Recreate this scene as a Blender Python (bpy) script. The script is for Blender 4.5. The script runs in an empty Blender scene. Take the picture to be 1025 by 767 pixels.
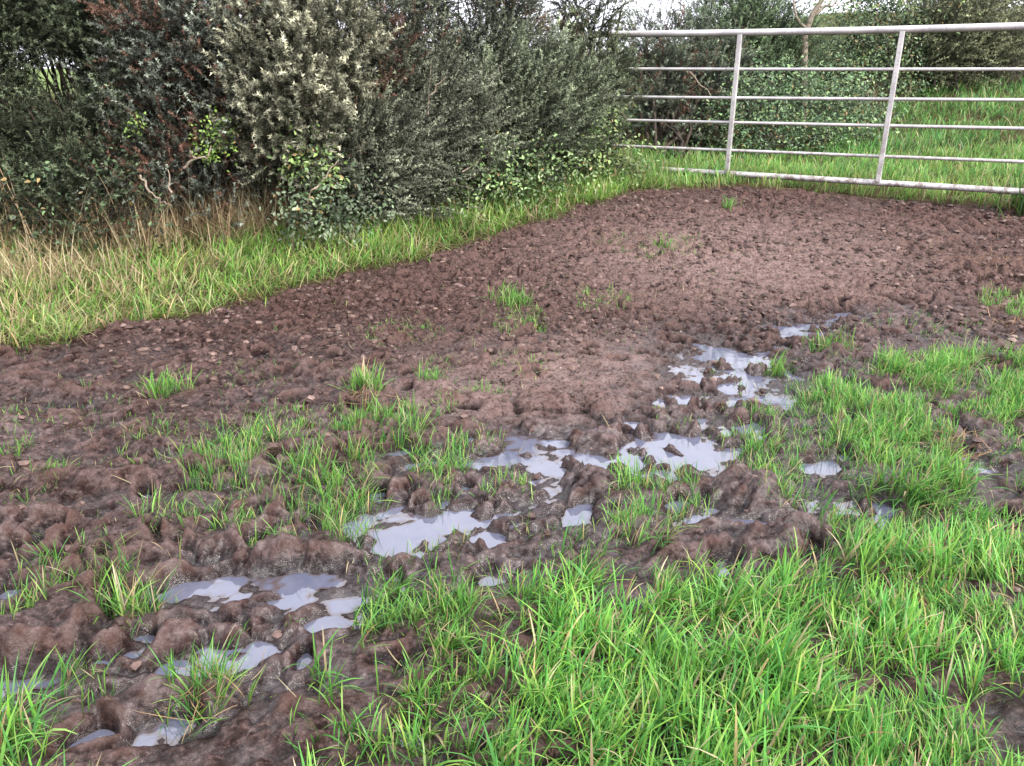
import bpy, math, random
import numpy as np
random.seed(7); rng = np.random.default_rng(7)
R = math.radians
SC = bpy.context.scene; COL = SC.collection

# ------------------------------------------------------------------ camera
CAM_H = 1.30; PITCH = R(21.5); F = 800.0; CX, CY = 512.0, 383.0
cd = bpy.data.cameras.new('camera'); cam = bpy.data.objects.new('camera', cd); COL.objects.link(cam)
cam.location = (0, 0, CAM_H); cam.rotation_euler = (math.pi/2-PITCH, 0, 0)
cd.sensor_width = 36; cd.lens = 36*F/1024.0; cd.clip_start = .05; cd.clip_end = 2000
SC.camera = cam

# ------------------------------------------------------------------ noise
_P = rng.permutation(512); _P = np.concatenate([_P, _P, _P])
_A = rng.uniform(0, 2*math.pi, 512); _GX, _GY = np.cos(_A), np.sin(_A)
def perlin(x, y, seed=0):
    x = np.asarray(x, float)+seed*17.31; y = np.asarray(y, float)-seed*9.77
    xi = np.floor(x).astype(int); yi = np.floor(y).astype(int); xf = x-xi; yf = y-yi
    u = xf*xf*xf*(xf*(xf*6-15)+10); v = yf*yf*yf*(yf*(yf*6-15)+10)
    def g(ix, iy, dx, dy):
        h = _P[_P[ix & 511]+(iy & 511)]; return _GX[h]*dx+_GY[h]*dy
    a = g(xi, yi, xf, yf); b = g(xi+1, yi, xf-1, yf); c = g(xi, yi+1, xf, yf-1); d = g(xi+1, yi+1, xf-1, yf-1)
    return ((a+(b-a)*u)*(1-v)+(c+(d-c)*u)*v)*1.5
def fbm(x, y, f, o=4, seed=0, g=.5):
    s = 0; a = 1; t = 0
    for k in range(o):
        s = s+a*perlin(x*f, y*f, seed+k*3); t += a; a *= g; f *= 2.03
    return s/t
def ridged(x, y, f, o=3, seed=0):
    s = 0; a = 1; t = 0
    for k in range(o):
        s = s+a*(1-np.abs(perlin(x*f, y*f, seed+k*5))*2); t += a; a *= .5; f *= 2.1
    return s/t
def worley(x, y, f, seed=0, jit=.9):
    x = np.asarray(x)*f+seed*3.7; y = np.asarray(y)*f-seed*5.1; xi = np.floor(x).astype(int); yi = np.floor(y).astype(int)
    d1 = np.full(x.shape, 9.); d2 = np.full(x.shape, 9.); hv = np.zeros(x.shape)
    for i in (-1, 0, 1):
        for j in (-1, 0, 1):
            h = _P[_P[(xi+i) & 511]+((yi+j) & 511)]
            px = xi+i+.5+jit*(_GX[h]*.5); py = yi+j+.5+jit*(_GY[(h*7+3) & 511]*.5); d = np.hypot(x-px, y-py)
            nd = d < d1; d2 = np.where(nd, d1, np.minimum(d2, d)); hv = np.where(nd, h/512., hv); d1 = np.where(nd, d, d1)
    return d1, d2, hv
def sst(a, b, x):
    t = np.clip((x-a)/(b-a), 0, 1); return t*t*(3-2*t)

# ------------------------------------------------------------------ terrain
def base(x, y):
    x = np.asarray(x, float); y = np.asarray(y, float)
    z = .36*sst(3.9, 7.3, y)
    far = np.clip(y-7.0, 0, 9)
    z = z+far*(.05+.16*sst(2.4, 6.0, x))
    z = z-1.2*sst(16, 60, y)*sst(2, 8, x)-.25*sst(8, 30, -x+y*.2)
    return z
def at(px, py):
    """ground point below a point of the photograph"""
    u = (px-CX)/F; v = (CY-py)/F
    fy = math.cos(PITCH)+v*math.sin(PITCH); fz = -math.sin(PITCH)+v*math.cos(PITCH)
    lo = .3
    for t in np.arange(.5, 40, .02):
        if CAM_H+fz*t <= float(base(u*t, fy*t)): lo = t; break
    return u*lo, fy*lo
def pt(px, py, Y):
    u = (px-CX)/F; v = (CY-py)/F
    fy = math.cos(PITCH)+v*math.sin(PITCH); fz = -math.sin(PITCH)+v*math.cos(PITCH)
    t = Y/fy; return np.array((u*t, Y, CAM_H+fz*t))
def poly_world(pts): return np.array([at(*p) for p in pts])
def inside(poly, x, y):
    x = np.asarray(x); r = np.zeros(x.shape, bool); n = len(poly)
    for i in range(n):
        x1, y1 = poly[i]; x2, y2 = poly[(i+1) % n]
        if y1 == y2: continue
        c = ((y1 > y) != (y2 > y)) & (x < (x2-x1)*(y-y1)/(y2-y1)+x1); r ^= c
    return r
def edge_dist(poly, x, y):
    """signed distance (positive inside)"""
    d = np.full(np.asarray(x).shape, 1e9); n = len(poly)
    for i in range(n):
        ax, ay = poly[i]; bx, by = poly[(i+1) % n]; dx, dy = bx-ax, by-ay; L = dx*dx+dy*dy+1e-12
        t = np.clip(((x-ax)*dx+(y-ay)*dy)/L, 0, 1); d = np.minimum(d, np.hypot(x-ax-t*dx, y-ay-t*dy))
    return np.where(inside(poly, x, y), d, -d)

# mud region (everything between field grass at the near side and the verge / gate)
MUD_FAR = [(-420, 420), (-150, 385), (0, 357), (60, 350), (120, 335), (200, 318), (280, 296), (350, 278), (420, 263),
           (480, 245), (530, 226), (580, 209), (640, 194), (720, 191), (800, 193), (880, 203), (960, 208), (1040, 216), (1200, 228), (1500, 250)]
MUDP = np.array([at(*p) for p in MUD_FAR]+[(9, -3), (-9, -3)])
# dense grass areas in the near field
LUSH = [poly_world([(280, 900), (305, 740), (318, 655), (372, 605), (470, 590), (560, 598), (612, 552), (665, 560), (690, 590),
                    (760, 590), (840, 545), (905, 500), (1000, 492), (1060, 480), (1300, 480), (1600, 900)]),
        poly_world([(800, 398), (850, 392), (905, 405), (950, 440), (955, 480), (1010, 505), (960, 540), (890, 520), (850, 478), (815, 440)]),
        poly_world([(870, 372), (930, 350), (1000, 362), (1040, 355), (1300, 360), (1300, 500), (1010, 470), (960, 430), (890, 400)]),
        poly_world([(-400, 900), (-300, 720), (-60, 725), (20, 740), (60, 765), (90, 810), (110, 900)])]
# looser tufts: px, py, radius px x, radius px y, density, blade length
TUFTS = [(250, 470, 55, 28, 1, .10), (335, 485, 40, 30, 1, .12), (275, 530, 60, 24, .9, .09), (350, 520, 28, 30, 1, .11),
         (235, 445, 30, 16, .8, .08), (390, 435, 38, 22, 1, .11), (345, 430, 28, 14, .9, .07), (290, 430, 30, 14, .7, .07),
         (440, 465, 30, 24, 1, .11), (438, 500, 16, 20, .9, .08), (480, 445, 20, 12, .6, .07),
         (180, 520, 34, 26, .75, .10), (160, 455, 40, 18, .4, .07), (130, 600, 48, 26, .7, .11), (60, 590, 40, 30, .45, .10),
         (10, 630, 26, 20, .8, .10), (40, 495, 40, 22, .4, .08), (10, 465, 20, 12, .6, .08), (95, 560, 30, 14, .3, .07),
         (205, 690, 38, 18, .7, .09), (50, 715, 60, 40, .6, .13), (655, 490, 40, 26, 1, .11), (690, 505, 22, 16, .8, .09),
         (745, 460, 30, 24, .8, .10), (775, 440, 22, 26, .8, .10), (800, 495, 26, 24, .8, .09), (770, 500, 18, 20, .5, .07),
         (510, 495, 28, 14, .6, .08), (490, 400, 22, 10, .5, .06), (520, 325, 26, 18, .6, .07), (440, 380, 22, 14, .4, .06),
         (600, 305, 28, 12, .4, .06), (650, 250, 50, 14, .22, .06), (520, 370, 30, 14, .3, .05), (445, 412, 14, 10, .7, .06),
         (740, 375, 30, 14, .3, .06), (965, 400, 40, 20, .7, .08), (1010, 310, 26, 14, .8, .09), (850, 430, 60, 50, .6, .09),
         (780, 470, 60, 26, .35, .08), (405, 340, 40, 14, .3, .05), (700, 420, 50, 18, .2, .06), (560, 545, 60, 20, .25, .07),
         (420, 560, 50, 26, .3, .08), (600, 520, 30, 18, .3, .07), (510, 640, 80, 40, .6, .12), (640, 540, 30, 20, .8, .12),
         (860, 370, 30, 14, .4, .06), (920, 330, 60, 14, .2, .06), (880, 560, 60, 30, .8, .12), (80, 420, 80, 20, .15, .06), (240, 390, 60, 20, .12, .05),
         (-150, 560, 120, 70, .4, .1), (-80, 450, 90, 30, .3, .08), (1120, 320, 90, 30, .7, .1), (730, 700, 200, 90, .8, .12)]
def ell(px, py, rx, ry):
    x, y = at(px, py); xr = at(px+rx, py)[0]-x; yr = (at(px, py-ry)[1]-at(px, py+ry)[1])/2
    return x, y, abs(xr), abs(yr)
TW = [ell(*t[:4])+(t[4], t[5]) for t in TUFTS]
# individual countable tufts: px, py, spread px, blade length, blades, label
SINGLE = [(512, 306, 18, .13, 300, 'upright green grass tuft alone in the middle of the trampled mud'),
          (367, 402, 15, .13, 190, 'small green tuft on a brown earth mound beside the larger grass patch'),
          (830, 352, 20, .13, 190, 'bright green tuft standing alone beside the far puddles'),
          (778, 372, 12, .12, 120, 'narrow green tuft just left of the tuft by the far puddles'),
          (168, 400, 24, .12, 210, 'low spreading tuft on the left side of the mud near the verge'),
          (727, 212, 9, .12, 110, 'short yellowish tuft in bare mud right in front of the gate'),
          (206, 705, 34, .12, 180, 'sparse tuft leaning over the dark waterlogged hole'),
          (128, 618, 34, .14, 190, 'spiky loose tuft left of the narrow puddle'),
          (432, 386, 12, .09, 90, 'tiny thin tuft between the brown mound and the pale dry mud'),
          (665, 252, 9, .10, 60, 'wispy few-bladed tuft on the far mud below the gate')]
# puddles: px, py, rx, ry, strength
PUD = [(232, 650, 58, 26, 1.3), (305, 590, 32, 22, 1.0), (345, 615, 28, 20, 1.2), (412, 571, 30, 18, 1.3), (395, 532, 42, 12, 1.1),
       (460, 516, 26, 16, 1.1), (583, 505, 16, 14, 1.5), (576, 525, 20, 20, 1.5), (486, 578, 18, 14, 1.1), (550, 467, 24, 9, 1.4), (605, 462, 46, 14, 1.4),
       (640, 468, 26, 10, 1.2), (650, 440, 40, 12, 1.0), (712, 446, 32, 12, 1.4), (690, 425, 30, 10, 1.0), (735, 430, 26, 10, 1.0), (825, 467, 38, 9, 1.4), (740, 524, 46, 8, 1.4),
       (726, 578, 34, 12, 1.0), (110, 665, 18, 12, 1.1), (165, 735, 34, 26, 1.6), (252, 735, 26, 22, 1.2), (205, 590, 28, 9, 1.0), (718, 352, 36, 12, 1.2),
       (685, 375, 30, 10, 1.0), (752, 398, 32, 9, 1.0), (842, 312, 34, 10, 1.7), (905, 300, 30, 7, 1.6), (790, 330, 36, 9, 1.5), (955, 305, 30, 6, 1.4), (660, 400, 24, 8, 1.3), (675, 435, 26, 8, 1.3), (640, 415, 20, 7, 1.2), (745, 375, 26, 7, 1.4), (808, 328, 40, 10, .9), (782, 305, 30, 8, .8), (880, 292, 26, 7, .8), (925, 312, 24, 6, .7),
       (430, 607, 30, 10, 1.1), (565, 610, 20, 10, 1.0), (708, 505, 24, 12, 1.5), (60, 650, 34, 16, 1.2), (92, 520, 20, 7, .8), (205, 452, 16, 8, 1.6),
       (880, 615, 26, 14, 1.0), (600, 430, 30, 8, .8), (765, 350, 30, 8, .8), (990, 650, 20, 12, .8), (545, 490, 20, 6, .8), (-120, 640, 60, 20, 1.0), (1120, 430, 50, 14, .9)]
PW = [ell(*p[:4])+(p[4],) for p in PUD]
# raised lumps: px, py, rx, ry, height
LUMP = [(760, 545, 90, 16, .05), (750, 495, 40, 16, .06), (205, 700, 46, 14, .055), (140, 705, 30, 20, .03), (300, 740, 60, 22, .035), (20, 660, 40, 20, .04), (570, 580, 40, 16, .045),
        (367, 408, 24, 9, .05), (270, 565, 60, 8, .03), (110, 640, 50, 18, .03), (830, 362, 24, 6, .025), (290, 640, 16, 10, .02), (930, 250, 70, 8, .04), (985, 275, 60, 7, .06),
        (100, 340, 130, 8, .05), (250, 375, 120, 7, .03), (60, 400, 80, 10, .04), (410, 262, 60, 4, .03), (900, 590, 40, 10, .04), (960, 235, 60, 6, .05),
        (90, 490, 60, 12, .035), (30, 540, 60, 12, .04), (200, 480, 60, 10, .03)]
LW = [ell(*p[:4])+(p[4],) for p in LUMP]
WET = [ell(*p)for p in [(620, 460, 170, 40), (760, 390, 120, 60), (860, 318, 130, 26), (300, 600, 150, 40), (200, 690, 110, 40), (440, 530, 160, 50), (730, 510, 110, 40)]]
WET2 = [ell(*p) for p in [(700, 412, 100, 34), (600, 462, 130, 20), (650, 425, 60, 20), (480, 520, 70, 24), (810, 328, 110, 16), (740, 362, 60, 16), (240, 650, 60, 20)]]
DRY = [ell(*p) for p in [(590, 375, 150, 50), (740, 262, 200, 50), (480, 400, 100, 34)]]
def fld(E, x, y):
    w = np.zeros(np.asarray(x).shape)
    for e in E: w = np.maximum(w, np.exp(-(((x-e[0])/e[2])**2+((y-e[1])/e[3])**2)*.9))
    return w
def lush(x, y):
    wx = x+.06*perlin(x*7, y*7, 31); wy = y+.06*perlin(x*7, y*7, 32)
    d = np.maximum.reduce([edge_dist(p, wx, wy) for p in LUSH]); return sst(-.05, .08, d)
def mudmask(x, y):
    wx = x+.10*fbm(x, y, 3.5, 3, 41); wy = y+.10*fbm(x, y, 3.5, 3, 42)
    return sst(-.06, .08, edge_dist(MUDP, wx, wy))

# graded tensor grid: fine where the mud is near, growing out to the horizon
def axis(segs):
    out = [segs[0][0]]
    for a, b, s in segs:
        n = max(1, int(round((b-a)/s))); out += list(a+(b-a)*np.arange(1, n+1)/n)
    return np.array(out)
def grow(a, s, lim, k=1.22):
    out = []
    while a < lim: s *= k; a += s; out.append(a)
    return out
xm = axis([(-6.2, -4, .04), (-4, -2, .014), (-2, 2, .008), (2, 4.2, .013), (4.2, 6.2, .04)])
ym = axis([(-.5, .9, .03), (.9, 3.0, .0082), (3.0, 4.6, .012), (4.6, 7.6, .018), (7.6, 14, .08)])
xo = np.array(grow(6.2, .05, 700)); yo = np.array(grow(14, .09, 900)); yn = np.array(grow(.5, .05, 300))
XS = np.concatenate([-xo[::-1], xm, xo]); YS = np.concatenate([-yn[::-1], ym, yo])
GX, GY = np.meshgrid(XS, YS)      # rows = y
inner = sst(12, 6, np.abs(GX))*sst(16, 9, np.abs(GY))
mud = mudmask(GX, GY)*inner
lu = lush(GX, GY)*mud
wet = fld(WET, GX, GY); dry = fld(DRY, GX, GY)
B = base(GX, GY)
far = sst(2.6, 4.6, GY)
WL = -.012                          # level of the standing water
H = .022*fbm(GX, GY, 1.3, 3, 1)
sx = GX*.62+GY*.5; sy = -GX*.5+GY*.95       # the ruts run from lower left to upper right
H += (1-far)*(.030*fbm(sx, sy, 4.2, 4, 3)+.020*(ridged(sx*.8, sy*1.2, 5, 3, 8)-.55))
H += (.50+.50*far)*(.022*fbm(GX, GY, 11, 6, 16, .78)+.008*(ridged(GX, GY, 19, 3, 66)-.5))+(1-far)*(.020*fbm(sx*.8, sy*1.3, 9, 3, 17, .5)+.016*(ridged(sx*.7, sy*1.5, 8, 2, 19)-.6))
def clods(x, y, f, seed, amp, tilt, edge=.16):
    # broken pieces: every cell has a level and a random tilt, and a crack around it
    q = .42/f; x = x+q*fbm(x, y, f*1.3, 4, seed+200, .7); y = y+q*fbm(x, y, f*1.3, 4, seed+201, .7)
    X = np.asarray(x)*f+seed*3.7; Y = np.asarray(y)*f-seed*5.1; xi = np.floor(X).astype(int); yi = np.floor(Y).astype(int)
    d1 = np.full(X.shape, 9.); d2 = d1.copy(); lv = np.zeros(X.shape)
    for i in (-1, 0, 1):
        for j in (-1, 0, 1):
            h = _P[_P[(xi+i) & 511]+((yi+j) & 511)]; dx = X-(xi+i+.5+.45*_GX[h]); dy = Y-(yi+j+.5+.45*_GY[(h*7+3) & 511]); d = np.hypot(dx, dy)
            l = (h/512.-.5)+tilt*(dx*_GX[(h*5+11) & 511]+dy*_GY[(h*5+11) & 511]); nd = d < d1; lv = np.where(nd, l, lv); d2 = np.where(nd, d1, np.minimum(d2, d)); d1 = np.where(nd, d, d1)
    k = sst(0, edge, d2-d1); return amp*(lv*k-.55*(1-k))
v1 = np.clip(.65+1.4*fbm(GX, GY, 1.5, 3, 63), .12, 1.4); v2 = np.clip(.65+1.6*fbm(GX, GY, 2.4, 3, 64), .1, 1.4)
H += (.15+.85*far)*clods(GX, GY*1.1, 11, 1, .028, .9)*v1
H += (.30+.70*far)*clods(GX, GY*1.1, 24, 2, .016, 1.0)*v2
H += (1-far)*clods(GX*.8+GY*.3, GY-.3*GX, 4.6, 4, .042, .8, .3)*np.clip(.7+1.5*fbm(GX, GY, 1.1, 2, 67), .1, 1.3)
H = H*(1-.35*dry)
H += .030-.019*wet-.010*fld(WET2, GX, GY)+.010*(1-far)*(1-wet)
wz = np.clip(fld(WET2, GX, GY)*1.2, 0, 1); H += wz*(clods(GX, GY*1.2, 9.5, 7, .042, .5, .35)+.008)
for e in LW: H += e[4]*np.exp(-((((GX-e[0])/e[2])**2+((GY-e[1])/e[3])**2)**1.4)*1.1)*(1+.9*fbm(GX, GY, 14, 2, 60))
# hoof prints: pits with a pushed-up rim
def pits(n, x0, x1, y0, y1, rr, dd, seed):
    r_ = np.random.default_rng(seed)
    for k in range(n):
        cx = r_.uniform(x0, x1); cy = r_.uniform(y0, y1); r = r_.uniform(*rr); d = r_.uniform(*dd); a = r_.uniform(0, math.pi); el = r_.uniform(.55, .85)
        i0, i1 = np.searchsorted(YS, [cy-3*r, cy+3*r]); j0, j1 = np.searchsorted(XS, [cx-3*r, cx+3*r])
        X = GX[i0:i1, j0:j1]-cx; Y = GY[i0:i1, j0:j1]-cy
        if X.size == 0: continue
        U = X*math.cos(a)+Y*math.sin(a); V = (-X*math.sin(a)+Y*math.cos(a))/el
        q = np.hypot(U, V)/r*(1+.25*perlin(X*14+cx*9, Y*14, 5))
        prof = -d*(1-sst(.55, 1.05, q))+d*.25*np.exp(-((q-1.25)/.28)**2)*(1+.8*perlin(X*18+cx*31, Y*18, 9))
        H[i0:i1, j0:j1] += prof
pits(190, -3.2, 3.0, 1.0, 4.0, (.03, .075), (.03, .065), 3); pits(45, -3.2, -.3, 1.3, 3.6, (.035, .06), (.03, .05), 13)
pits(260, -3.6, 4.4, 3.4, 7.0, (.025, .06), (.015, .040), 4)
pits(260, -4, 4.4, 2.8, 7.2, (.014, .03), (.008, .020), 5)
# basins of the puddles
for e in PW:
    q = ((GX-e[0])/e[2])**2+((GY-e[1])/e[3])**2
    H = H-(.0245*e[4])*np.exp(-(q*1.45)**1.3)*(GY < 5)*(1+1.7*fbm(GX, GY, 10, 3, 68))*(1-.12*(e[4] < 1.35))
H = np.where(H < WL-.03, WL-.03+(H-WL+.03)*.25, H)
def blur(Q, n):
    for k in range(n):
        Q = Q.copy(); Q[1:-1] = (Q[:-2]+2*Q[1:-1]+Q[2:])/4; Q[:, 1:-1] = (Q[:, :-2]+2*Q[:, 1:-1]+Q[:, 2:])/4
    return Q
h_ = H-WL; fl_ = .022; sl_ = np.clip(h_/fl_, 0, 1); soft = np.where((h_ > 0) & (h_ < fl_), fl_*sl_**1.9, h_); kk_ = np.clip(wet*1.3+.5*(1-far), 0, 1); H = WL+h_*(1-kk_)+soft*kk_
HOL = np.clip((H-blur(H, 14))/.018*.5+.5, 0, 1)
HM = H+0.0
HG = .03+.03*fbm(GX, GY, 2, 3, 22)+.012*fbm(GX, GY, 12, 2, 23)
lushH = np.maximum(HM*.6+.012, -.02)
Hm = HM*(1-lu)+lushH*lu
Z = B+(Hm*mud+HG*(1-mud))*inner-(1-inner)*.0
Zx, Zy = XS, YS
def ground(x, y):
    x = np.asarray(x, float); y = np.asarray(y, float)
    j = np.clip(np.searchsorted(Zx, x)-1, 0, len(Zx)-2); i = np.clip(np.searchsorted(Zy, y)-1, 0, len(Zy)-2)
    u = np.clip((x-Zx[j])/(Zx[j+1]-Zx[j]), 0, 1); v = np.clip((y-Zy[i])/(Zy[i+1]-Zy[i]), 0, 1)
    return (Z[i, j]*(1-u)+Z[i, j+1]*u)*(1-v)+(Z[i+1, j]*(1-u)+Z[i+1, j+1]*u)*v

# ------------------------------------------------------------------ mesh + material helpers
def mesh_obj(name, V, Fs, mat, parent=None, col=None, smooth=True, attrs=None):
    """V (n,3); Fs list of int arrays (k,3) or (k,4)"""
    me = bpy.data.meshes.new(name); V = np.ascontiguousarray(V, dtype=np.float32)
    Fs = [np.asarray(f, dtype=np.int32) for f in Fs if len(f)]
    loops = np.concatenate([f.ravel() for f in Fs]); cnt = np.concatenate([np.full(len(f), f.shape[1], np.int32) for f in Fs])
    st = np.concatenate([[0], np.cumsum(cnt)[:-1]]).astype(np.int32)
    me.vertices.add(len(V)); me.vertices.foreach_set('co', V.ravel())
    me.loops.add(len(loops)); me.loops.foreach_set('vertex_index', loops)
    me.polygons.add(len(cnt)); me.polygons.foreach_set('loop_start', st); me.polygons.foreach_set('loop_total', cnt)
    me.polygons.foreach_set('use_smooth', np.full(len(cnt), smooth)); me.update(calc_edges=True)
    for nm, c in list(({'tint': col} if col is not None else {}).items())+list((attrs or {}).items()):
        a = me.color_attributes.new(nm, 'FLOAT_COLOR', 'POINT')
        c = np.asarray(c, dtype=np.float32)
        if c.shape[1] == 3: c = np.concatenate([c, np.ones((len(c), 1), np.float32)], 1)
        a.data.foreach_set('color', c.ravel())
    me.validate()
    if mat: me.materials.append(mat)
    o = bpy.data.objects.new(name, me); COL.objects.link(o)
    if parent: o.parent = parent
    return o
def tag(o, label=None, cat=None, group=None, kind=None):
    if label: o['label'] = label
    if cat: o['category'] = cat
    if group: o['group'] = group
    if kind: o['kind'] = kind
    return o
def empty(name, loc):
    o = bpy.data.objects.new(name, None); o.location = loc; o.empty_display_size = .1; COL.objects.link(o); return o
class NT:
    def __init__(s, name):
        s.m = bpy.data.materials.new(name); s.m.use_nodes = True; s.t = s.m.node_tree; s.t.nodes.clear()
        s.out = s.n('ShaderNodeOutputMaterial')
    def n(s, ty, **kw):
        nd = s.t.nodes.new(ty)
        for k, v in kw.items():
            if k.startswith('_'): setattr(nd, k[1:], v)
            else: s.set(nd.inputs[k.replace('__', ' ')], v)
        return nd
    def set(s, inp, v):
        if isinstance(v, bpy.types.NodeSocket): s.t.links.new(v, inp)
        else: inp.default_value = v
    def math(s, op, a, b=0., c=0., clamp=False):
        nd = s.n('ShaderNodeMath', _operation=op, _use_clamp=clamp); s.set(nd.inputs[0], a); s.set(nd.inputs[1], b); s.set(nd.inputs[2], c); return nd.outputs[0]
    def mix(s, f, a, b, blend='MIX'):
        nd = s.n('ShaderNodeMix', _data_type='RGBA', _blend_type=blend); s.set(nd.inputs[0], f); s.set(nd.inputs[6], a); s.set(nd.inputs[7], b); return nd.outputs[2]
    def noise(s, vec, sc, det=4., rough=.5, dist=0.):
        nd = s.n('ShaderNodeTexNoise', Vector=vec, Scale=sc, Detail=det, Roughness=rough, Distortion=dist); return nd.outputs['Fac']
    def ramp(s, f, a, b, lo=0., hi=1.):
        nd = s.n('ShaderNodeMapRange'); s.set(nd.inputs[0], f); nd.inputs[1].default_value = a; nd.inputs[2].default_value = b
        nd.inputs[3].default_value = lo; nd.inputs[4].default_value = hi; return nd.outputs[0]

# ---- ground material
g = NT('muddy_ground')
pos = g.n('ShaderNodeNewGeometry').outputs['Position']
msk = g.n('ShaderNodeVertexColor', _layer_name='mask'); sep = g.n('ShaderNodeSeparateColor', Color=msk.outputs[0])
mR, mG, mB = sep.outputs; mA = msk.outputs['Alpha']          # mud, wetness, dryness, height above the water
n1 = g.noise(pos, 3.1, 5., .6); n2 = g.noise(pos, 17., 8., .72); n3 = g.noise(pos, 70., 6., .75); n4 = g.noise(pos, 210., 4., .7)
c = g.mix(g.ramp(n2, .36, .62), (.026, .013, .010, 1), (.195, .122, .104, 1))
c = g.mix(g.ramp(n1, .40, .66, 0, .6), c, (.052, .029, .025, 1))
c = g.mix(g.math('MULTIPLY', mB, g.ramp(n2, .35, .58, .35, 1.)), c, (.47, .35, .31, 1))
c = g.mix(g.ramp(n3, .52, .60, 0, .85), c, (.026, .013, .010, 1))
c = g.mix(g.ramp(n3, .47, .38, 0, .65), c, (.37, .245, .205, 1))
c = g.mix(g.ramp(n4, .6, .72, 0, .40), c, (.42, .30, .24, 1))
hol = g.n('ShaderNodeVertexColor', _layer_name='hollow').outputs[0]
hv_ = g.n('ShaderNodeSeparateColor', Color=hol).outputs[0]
c = g.mix(g.ramp(hv_, .48, .12, 0, .82), c, (.018, .010, .009, 1))      # crevice shade painted into the hollows, together with dark wet soil
c = g.mix(g.ramp(hv_, .55, .9, 0, .60), c, (.26, .165, .135, 1))       # crests painted paler to strengthen the shaded relief, also as drier soil
# darker and wetter close to the water
damp = g.ramp(mA, 0.02, .50, 1., 0.)
c = g.mix(g.math('MULTIPLY', damp, .72), c, (.030, .018, .018, 1))
c = g.mix(g.math('MULTIPLY', mG, .75), c, g.mix(1., c, (.33, .27, .28, 1), 'MULTIPLY'))
gc = g.mix(g.ramp(g.noise(pos, 6., 4.), .35, .65), (.050, .035, .022, 1), (.14, .11, .06, 1))
sx_ = g.n('ShaderNodeSeparateXYZ', Vector=pos)
dist = g.ramp(sx_.outputs[1], 10, 30)
gc = g.mix(dist, gc, g.mix(g.ramp(g.noise(pos, .12, 3.), .35, .65), (.15, .22, .08, 1), (.22, .28, .12, 1)))
c = g.mix(mR, gc, c)
c = g.mix(1., c, g.mix(mR, (1, 1, 1, 1), (.77, .72, .73, 1)), 'MULTIPLY')
shine = g.math('ADD', g.math('MULTIPLY', mG, .72), g.math('MULTIPLY', damp, .75), clamp=True)
rgh = g.math('ADD', g.math('SUBTRACT', .66, g.math('MULTIPLY', shine, .42)), g.math('MULTIPLY', g.math('SUBTRACT', n3, .5), g.ramp(mG, 0, 1, 1.1, .45)), clamp=True)
rgh = g.math('MAXIMUM', rgh, .15)
rgh = g.mix(mR, (.9, .9, .9, 1), rgh)
bh = g.math('ADD', g.math('MULTIPLY', n2, .75), g.math('ADD', g.math('MULTIPLY', n3, .42), g.math('MULTIPLY', n4, .20)))
bmp = g.n('ShaderNodeBump', Strength=g.ramp(mG, .2, .95, 1., .42), Distance=.034, Height=bh)
bs = g.n('ShaderNodeBsdfPrincipled', Base__Color=c, Roughness=rgh, Normal=bmp.outputs[0])
bs.inputs['IOR'].default_value = 1.5
flatn = g.ramp(g.n('ShaderNodeSeparateXYZ', Vector=g.n('ShaderNodeNewGeometry').outputs['Normal']).outputs[2], .90, .99)
spec = g.math('ADD', .12, g.math('ADD', g.math('MULTIPLY', g.math('MULTIPLY', damp, flatn), 1.1), g.math('MULTIPLY', mG, g.ramp(n2, .40, .58, .05, .95))), clamp=False)
spec = g.math('MULTIPLY', spec, g.ramp(n3, .66, .40, .55, 1.15))
g.set(bs.inputs['Specular IOR Level'], g.math('MINIMUM', g.math('MULTIPLY', spec, mR), 1.))
g.t.links.new(bs.outputs[0], g.out.inputs[0])
ny, nx = GX.shape
idx = np.arange(nx*ny).reshape(ny, nx)
quads = np.stack([idx[:-1, :-1], idx[:-1, 1:], idx[1:, 1:], idx[1:, :-1]], -1).reshape(-1, 4)
abv = np.clip((Z-WL)/.10, 0, 1)
mask = np.stack([mud, np.clip(wet*.75+.70*(1-far)+.55*fbm(GX, GY, 2.2, 4, 50)-.45*dry, 0, 1), dry, abv], -1).reshape(-1, 4)
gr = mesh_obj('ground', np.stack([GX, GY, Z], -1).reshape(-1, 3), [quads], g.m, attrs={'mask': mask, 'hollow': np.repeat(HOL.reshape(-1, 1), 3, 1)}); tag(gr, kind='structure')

# ---- water
w = NT('puddle_water')
pw = w.n('ShaderNodeNewGeometry').outputs['Position']
wb = w.n('ShaderNodeBump', Strength=.035, Distance=.006, Height=w.noise(pw, 22., 3.))
film = w.noise(pw, 9., 5., .6, .8)
ws = w.n('ShaderNodeBsdfPrincipled', Base__Color=w.mix(w.ramp(w.n('ShaderNodeSeparateColor', Color=w.n('ShaderNodeVertexColor', _layer_name='depth').outputs[0]).outputs[0], .0, .6), (.085, .060, .055, 1), w.mix(w.ramp(film, .3, .7), (.10, .11, .165, 1), (.14, .145, .20, 1))), Roughness=w.ramp(film, .4, .8, .03, .06), Normal=wb.outputs[0])
ws.inputs['IOR'].default_value = 2.1
w.t.links.new(ws.outputs[0], w.out.inputs[0])
low = (Z < WL+.012) & (GY < 5) & (GY > .9) & (np.abs(GX) < 4.2) & (mud > .5)
fl = low.reshape(-1)[quads].any(1); fq = quads[fl]; used, inv = np.unique(fq.ravel(), return_inverse=True)
WD = np.clip((WL-Z.ravel()[used])/.014, 0, 1); WV = np.stack([GX.ravel()[used], GY.ravel()[used], np.full(len(used), WL)], -1)
wo = mesh_obj('puddle_water', WV, [inv.reshape(-1, 4)], w.m, attrs={'depth': np.repeat(WD[:, None], 3, 1)}); tag(wo, kind='structure')

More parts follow.
